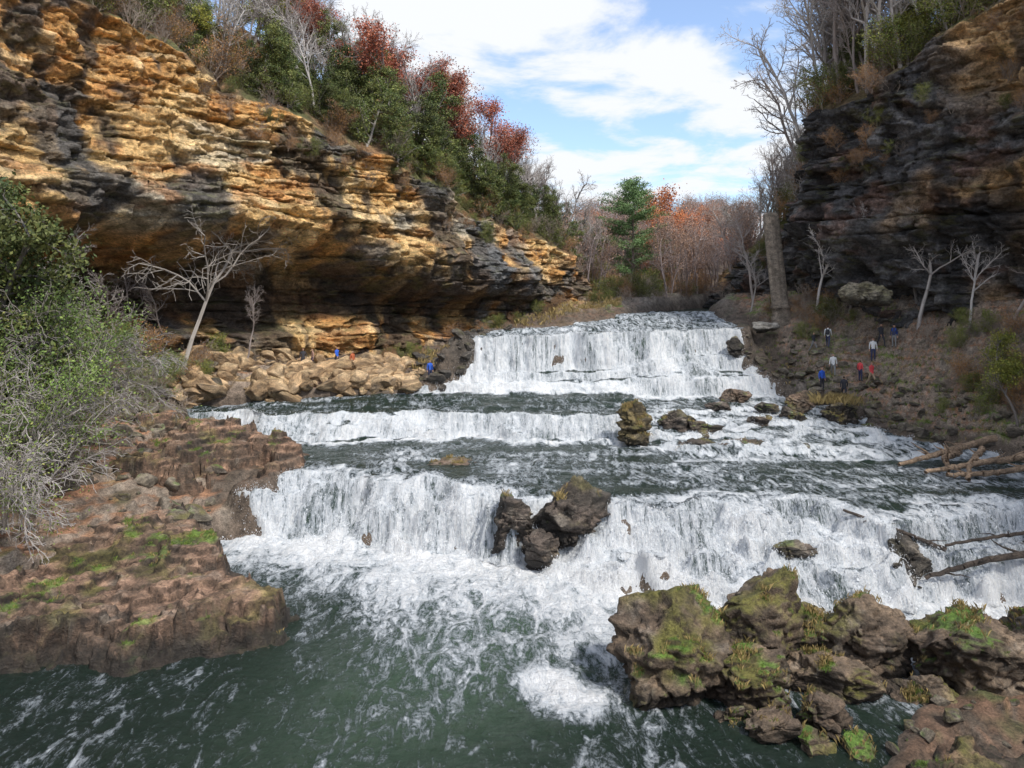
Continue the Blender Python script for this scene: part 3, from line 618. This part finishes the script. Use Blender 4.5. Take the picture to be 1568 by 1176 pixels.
def clear(x,y): return not (23<x<32.5 and 54<y<64)
k=0
while k<80:
    y=R.uniform(46,70);x=float(XR(y))+R.uniform(4,11)
    if not clear(x,y): 
        if R.random()>.02: continue
    k+=1;put(SHR[[0,0,1,2][R.integers(4)]],(x,y,float(zg(x,y))),R.uniform(.3,.75))
for x,y,s in ((32.9,60,.95),(34.6,56,.8),(29.6,65,.9),(27.2,66,.8),(35.5,53,.9),(24.5,75,.9),(23.2,72,.6),(36,50,.8),(31,66,1.0),(34,62,1.0),(28,70,1.1)):
    put(BARE[R.integers(4)],(x,y,float(zg(x,y))),s)
inst('yellow_green_tree',YEL[0],(31.8,46.5,float(zg(31.8,46.5))),1.,.72)
# ------------------------------------------------------------------ grass
for i in range(1000):
    y=R.uniform(44,66);x=float(XR(y))+R.uniform(1.,8);GRASS.append((x,y,float(zg(x,y)),R.uniform(.08,.26),9,int(R.random()<.6)))
for i in range(500):
    x=R.uniform(-10,12);y=64+abs(x+9)*.72+R.uniform(1.,5)
    if x<XL(y)-.5: GRASS.append((x,y,float(zg(x,y)),R.uniform(.2,.6),10,0))
for i in range(90):
    x,y=24.2+R.normal(0,.8),54.6+R.normal(0,.6);GRASS.append((x,y,5.0,R.uniform(.3,.7),9,0))
def grass(name,kind,c1,c2):
    G=[g for g in GRASS if g[5]==kind];V=[];C=[]
    for x,y,z,h,n,_ in G:
        a=R.uniform(0,6.28,n);d=np.stack([np.cos(a),np.sin(a)],-1);o=R.normal(0,h*.35,(n,2));hh=h*R.uniform(.5,1.25,n);b=R.uniform(.1,.8,n)[:,None]*hh[:,None]
        w=np.stack([-d[:,1],d[:,0]],-1)*(.005+.008*h)
        base=np.array([x,y])+o
        def P(q,zz): return np.concatenate([q,zz[:,None]],1)
        v=np.stack([P(base-w,np.full(n,z-.03)),P(base+w,np.full(n,z-.03)),P(base+d*b*.35+w*.6,z+hh*.65),P(base+d*b,z+hh*.95)],1)
        V.append(v.reshape(-1,3));cc=mix(c1,c2,R.random(n))*R.uniform(.6,1.2,(n,1));C.append(np.repeat(cc,4,0))
    V=np.concatenate(V);mk(name,V,np.arange(len(V)).reshape(-1,4),M_plant,np.concatenate(C),smooth=False)
grass('dry_grass',0,(.46,.34,.14),(.28,.21,.08));grass('green_grass',1,(.09,.18,.02),(.19,.25,.045))
# ------------------------------------------------------------------ driftwood
def log(name,pts,r0,r1,col,seed,br=4):
    rg=np.random.default_rng(seed);P=np.array(pts,float);t=np.linspace(0,1,26);S=np.linspace(0,1,len(P))
    Q=np.stack([np.interp(t,S,P[:,i]) for i in range(3)],-1)+rg.normal(0,r0*.25,(26,3))
    P0=[*Q[:-1]];P1=[*Q[1:]];rr=np.interp(t,[0,1],[r0,r1]);A=[*rr[:-1]];B=[*rr[1:]]
    for k in range(br):
        i=rg.integers(4,22);p=Q[i];d=rg.normal(size=3);d[2]=abs(d[2])*.5;d/=np.linalg.norm(d);L=rg.uniform(.5,1.4)
        for j in range(5):
            q=p+d*L/5+rg.normal(0,.04,3);P0.append(p);P1.append(q);A.append(rr[i]*.5*(1-j/6));B.append(rr[i]*.5*(1-(j+1)/6));p=q
    V,F=tubes(np.array(P0),np.array(P1),np.array(A),np.array(B),9);c=np.array(col)*(1+.25*fbm(V[:,0]*4,V[:,1]*4,V[:,2]*4,3,seed))[:,None]
    mk(name,V,F,M_rock,c)
W=(.36,.25,.165);DK=(.06,.045,.035)
log('driftwood_log',[(22.5,43,3.05),(25,44,3.4),(29.5,45.2,4.2)],.11,.22,W,1);log('driftwood_log',[(23.2,41.5,3.0),(26,42,3.3),(29.5,42.6,3.6)],.11,.2,W,2)
log('driftwood_log',[(24.5,39.8,3.0),(26,42,3.3),(28,44,3.8)],.10,.18,W,3);log('driftwood_log',[(24,40.8,3.0),(27,41,3.1),(30,41.5,3.5)],.12,.18,W,4)
log('driftwood_log',[(27,44.5,3.5),(25.5,43.5,3.4),(24.8,42,3.0)],.2,.1,W,5)
log('fallen_log',[(17.5,31.3,1.0),(20,31.3,1.7),(24,31.5,2.3)],.09,.17,DK,6,3);log('fallen_log',[(15.5,34.6,2.9),(17.3,33.2,2.4),(19,32.4,1.8)],.06,.11,DK,7,3)
log('fallen_log',[(19,32.4,2.0),(22,32.6,2.4),(26,32.8,2.7)],.06,.10,DK,8,3)
# ------------------------------------------------------------------ concrete column (old dam pier) on right
def column():
    rows=[(10.0,.95),(10.9,.95),(10.95,.78),(11.6,.78),(11.65,.86),(11.85,.86),(11.9,.74),(15,.74),(19.6,.72),(20.3,.70),(20.5,.55)]
    n=28;V=[]
    for z,r in rows:
        for i in range(n):
            a=i/n*6.2832;V.append((24.9-.09*(z-10)+r*math.cos(a),68.0+.06*(z-10)+r*math.sin(a),z))
    for i in range(n): V.append((24.9-.945,68.63,20.52))
    V=np.array(V);F=[]
    for j in range(len(rows)):
        for i in range(n): F.append((j*n+i,j*n+(i+1)%n,(j+1)*n+(i+1)%n,(j+1)*n+i))
    V[:,:2]+=.04*fbm(V[:,2]*1.5,V[:,0]*3,0,3,5)[:,None]
    c=mix((.27,.22,.17),(.15,.12,.09),ss(-.3,.5,fbm(V[:,2]*.8,V[:,0]*2,V[:,1],3,6)))
    mk('concrete_pier',V,np.array(F),M_rock,c)
column()
hero('concrete_rubble',(22.9,66.5,10.0),(1.3,.8,.5),990,(.4,.37,.33),(.3,.28,.25),.1,0,n=4)
# ------------------------------------------------------------------ people
def pm(n,c): return simple(n,c,.8,.12,8.)
SKIN=pm('skin_mat',(.50,.30,.21));HAIR=pm('hair_mat',(.04,.025,.015));HAIR2=pm('hair_blond_mat',(.30,.19,.08));SHOE=pm('shoe_mat',(.05,.045,.04));EYE=pm('eye_mat',(.02,.02,.02))
cm={}
def cloth(c):
    k=tuple(c)
    if k not in cm: cm[k]=pm('cloth_mat',k)
    return cm[k]
def person(x,y,rz,top,pants,hair=HAIR,h=1.75,pose='stand',zoff=0,pack=None):
    V=[];E=[];Rr=[];B=[]
    def v(p,r,par=None,tag=0):
        V.append(p);Rr.append(r if isinstance(r,tuple) else (r,r));i=len(V)-1
        if par is not None: E.append((par,i));B.append(tag)
        return i
    st={'stand':0,'walk':.26,'arms':.08}[pose]
    pel=v((0,0,.95),(.155,.115));sp=v((0,0,1.14),(.135,.10),pel,'t');ch=v((0,0,1.34),(.17,.115),sp,'t');nb=v((0,.01,1.47),(.075,.07),ch,'t')
    nk=v((0,0,1.53),.052,nb,'s');hd=v((0,-.015,1.615),(.078,.092),nk,'h');ht=v((0,.0,1.70),(.07,.08),hd,'h')
    for sd in (1,-1):
        f=st*sd
        hp=v((.095*sd,0,.88),.098,pel,'p');kn=v((.105*sd,-f*.7-.02,.49),.062,hp,'p');an=v((.11*sd,-f*1.0+(.16 if f<0 else .02)*(pose=='walk'),.10),.042,kn,'p')
        tz=v((.125*sd,V[an][1]-.15,.04),.036,an,'f')
        sh=v((.185*sd,.01,1.41),.062,ch,'t')
        if pose=='arms': el=(.42*sd,-.02,1.36);wr=(.63*sd,-.06,1.42);dr=np.array([.9*sd,-.2,.2])
        elif pose=='walk': el=(.235*sd,f*.35+.03,1.15);wr=(.25*sd,f*.7-.12,.95);dr=np.array([.02*sd,-.3,-.9])
        elif sd==1 and hair is HAIR2: el=(.25*sd,.04,1.16);wr=(.10*sd,-.20,1.18);dr=np.array([-.7,-.5,.2])
        else: el=(.245*sd,.03,1.15);wr=(.26*sd,-.03,.92);dr=np.array([.0,-.15,-1.])
        e=v(el,.043,sh,'t');w=v(wr,.029,e,'t');dr=dr/np.linalg.norm(dr);q=np.array(wr)
        pa=v(tuple(q+dr*.07),(.032,.022),w,'s');sidev=np.cross(dr,[0,1,0]) if abs(dr[1])<.8 else np.array([1,0,0]);sidev=sidev/np.linalg.norm(sidev)
        for k,(o,L) in enumerate(((-.027,.066),(-.009,.078),(.009,.072),(.027,.056))):
            a=v(tuple(q+dr*.105+sidev*o),.010,pa,'s');b=v(tuple(q+dr*(.105+L*.55)+sidev*o*1.1+np.array([0,-.008,0])),.009,a,'s');v(tuple(q+dr*(.105+L)+sidev*o*1.1+np.array([0,-.024,0])),.008,b,'s')
        t1=v(tuple(q+dr*.05-sidev*.04),.011,pa,'s');v(tuple(q+dr*.095-sidev*.055+np.array([0,-.015,0])),.009,t1,'s')
    me=bpy.data.meshes.new('p');me.from_pydata(V,E,[]);ob=bpy.data.objects.new('p',me);sc.collection.objects.link(ob)
    sk=ob.modifiers.new('s','SKIN');sk.use_smooth_shade=True
    for i,r in enumerate(Rr): me.skin_vertices[0].data[i].radius=r
    me.skin_vertices[0].data[0].use_root=True
    ob.modifiers.new('u','SUBSURF').levels=1
    dg=bpy.context.evaluated_depsgraph_get();m2=bpy.data.meshes.new_from_object(ob.evaluated_get(dg));bpy.data.objects.remove(ob)
    m2.name='person';m2.materials.clear()
    for m in (cloth(top),cloth(pants),SKIN,hair,SHOE): m2.materials.append(m)
    Va=np.array(V);A=Va[[a for a,b in E]];Bv=Va[[b for a,b in E]];rad=np.array([(Rr[a][0]+Rr[b][0])/2 for a,b in E])
    mp={'t':0,'p':1,'s':2,'h':2,'f':4}
    for p in m2.polygons:
        c=np.array(p.center);d=Bv-A;t=np.clip(((c-A)*d).sum(1)/(d*d).sum(1),0,1);k=np.argmin(np.linalg.norm(A+d*t[:,None]-c,axis=1)-rad*.6)
        mi=mp[B[k]]
        if B[k]=='h' and (c[2]>1.70 or (c[1]>.01 and c[2]>1.56) or (abs(c[0])>.06 and c[1]>-.02)): mi=3
        p.material_index=mi
    ob=bpy.data.objects.new('person',m2);sc.collection.objects.link(ob)
    def blob(n,c,r,mat):
        Vb,Fb=ICO[3];o=mk(n,Vb*np.array(r)+np.array(c),Fb,mat);o.parent=ob
    for s_ in (-1,1):
        blob('eye',(s_*.03,-.098,1.645),(.011,.008,.008),EYE);blob('ear',(s_*.083,.0,1.63),(.012,.02,.03),SKIN)
    blob('nose',(0,-.112,1.618),(.013,.02,.022),SKIN);blob('mouth',(0,-.098,1.583),(.024,.008,.006),cloth((.3,.08,.07)))
    if pack:
        Vb,Fb=ICO[4];q=np.sign(Vb)*np.abs(Vb)**.55;o=mk('backpack',q*np.array([.15,.10,.22])+np.array([0,.2,1.22]),Fb,cloth(pack));o.parent=ob
        for s_ in (-1,1):
            Vt,Ft=tubes(np.array([[s_*.11,.12,1.42],[s_*.11,-.02,1.49]]),np.array([[s_*.11,-.02,1.49],[s_*.11,-.125,1.25]]),np.array([.02,.02]),np.array([.02,.02]),6);o=mk('strap',Vt,Ft,cloth(pack));o.parent=ob
    ob.location=(x,y,float(zg(x,y))+zoff);ob.rotation_euler=(0,0,rz);s=h/1.77;ob.scale=(s,s,s)
BL=(.03,.12,.6);WH=(.8,.8,.8);DKc=(.04,.04,.05);RD=(.75,.08,.09);NV=(.04,.05,.12);GY=(.25,.25,.25);TN=(.45,.35,.24)
person(26.7,62.5,2.6,WH,NV,h=1.9,pose='walk',pack=DKc);person(25.7,63,.5,DKc,GY,HAIR2,pose='walk')
person(24.6,58.7,.3,BL,DKc,h=1.9);person(25.8,59.4,-.4,WH,GY,HAIR2,1.85,'walk')
person(25.5,56.8,2.9,DKc,DKc,h=1.95,pose='walk');person(28.2,58.,.4,RD,TN,HAIR2,1.95,'walk');person(27.6,58.6,2.,RD,NV,h=1.75)
person(29.3,60,-.3,WH,NV,h=1.95);person(30.2,60.5,.2,DKc,DKc,h=1.95,pose='walk');person(30.9,59.8,-.8,NV,GY,h=1.9,pack=BL)
person(-7.1,64,.6,BL,NV,h=1.85,zoff=.1);person(-6.4,64.6,-.5,DKc,NV,h=1.85,pose='walk',zoff=.1);person(-5.7,65.2,2.,GY,NV,HAIR2,1.8,zoff=.1)
person(-17.8,63,.2,DKc,DKc,h=1.8);person(-17.0,63,-1,(.4,.25,.2),NV,h=1.8);person(-13.8,64,1,(.45,.12,.05),DKc,h=1.8);person(-15.2,64.2,1,BL,DKc,h=1.75,pose='walk')
person(-26.4,56,.2,(.03,.12,.09),DKc,h=1.85,pose='arms')
# ------------------------------------------------------------------ world, sun, camera
el,az=math.radians(50),math.radians(137)
w=bpy.data.worlds.new('World');sc.world=w;w.use_nodes=True;nt=w.node_tree;bg=nt.nodes['Background']
sky=nt.nodes.new('ShaderNodeTexSky');sky.sky_type='NISHITA';sky.sun_disc=False;sky.sun_elevation=el;sky.sun_rotation=az
def N_(t,**k):
    n=nt.nodes.new(t);[setattr(n,a,b) for a,b in k.items()];return n
tc=N_('ShaderNodeTexCoord');sp=N_('ShaderNodeSeparateXYZ');nt.links.new(tc.outputs['Generated'],sp.inputs[0])
ad=N_('ShaderNodeMath',operation='ADD');nt.links.new(sp.outputs[2],ad.inputs[0]);ad.inputs[1].default_value=.12
mxz=N_('ShaderNodeMath',operation='MAXIMUM');nt.links.new(ad.outputs[0],mxz.inputs[0]);mxz.inputs[1].default_value=.05
dv=[]
for i in (0,1):
    d=N_('ShaderNodeMath',operation='DIVIDE');nt.links.new(sp.outputs[i],d.inputs[0]);nt.links.new(mxz.outputs[0],d.inputs[1]);dv.append(d)
cb=N_('ShaderNodeCombineXYZ');nt.links.new(dv[0].outputs[0],cb.inputs[0]);nt.links.new(dv[1].outputs[0],cb.inputs[1]);cb.inputs[2].default_value=3.1
nn=N_('ShaderNodeTexNoise');nn.inputs['Scale'].default_value=1.9;nn.inputs['Detail'].default_value=10;nn.inputs['Roughness'].default_value=.58;nn.inputs['Distortion'].default_value=.3;nt.links.new(cb.outputs[0],nn.inputs['Vector'])
mr=N_('ShaderNodeMapRange',interpolation_type='SMOOTHSTEP');nt.links.new(nn.outputs['Fac'],mr.inputs[0]);mr.inputs[1].default_value=.41;mr.inputs[2].default_value=.57;mr.inputs[3].default_value=.12
mx=N_('ShaderNodeMix',data_type='RGBA');nt.links.new(mr.outputs[0],mx.inputs[0])
sm_=N_('ShaderNodeMix',data_type='RGBA',blend_type='MULTIPLY');sm_.inputs[0].default_value=1;nt.links.new(sky.outputs[0],sm_.inputs[6]);sm_.inputs[7].default_value=(1.45,1.6,1.8,1)
nt.links.new(sm_.outputs[2],mx.inputs[6]);mx.inputs[7].default_value=(6.9,7.1,7.4,1)
nt.links.new(mx.outputs[2],bg.inputs['Color']);bg.inputs['Strength'].default_value=.14
sd=bpy.data.lights.new('sun','SUN');sd.energy=3.7;sd.angle=math.radians(7);sd.color=(1,.95,.87);so=bpy.data.objects.new('sun',sd);sc.collection.objects.link(so)
dirv=Vector((math.sin(az)*math.cos(el),math.cos(az)*math.cos(el),math.sin(el)));so.rotation_euler=dirv.to_track_quat('Z','Y').to_euler()
cam=bpy.data.cameras.new('camera');co=bpy.data.objects.new('camera',cam);sc.collection.objects.link(co);sc.camera=co
co.location=(0,0,13);co.rotation_euler=(math.radians(90),0,0);cam.lens=26;cam.sensor_width=36;cam.shift_y=-138/1568;cam.clip_end=5000
sc.view_settings.view_transform='Standard';sc.view_settings.look='None';sc.view_settings.exposure=0
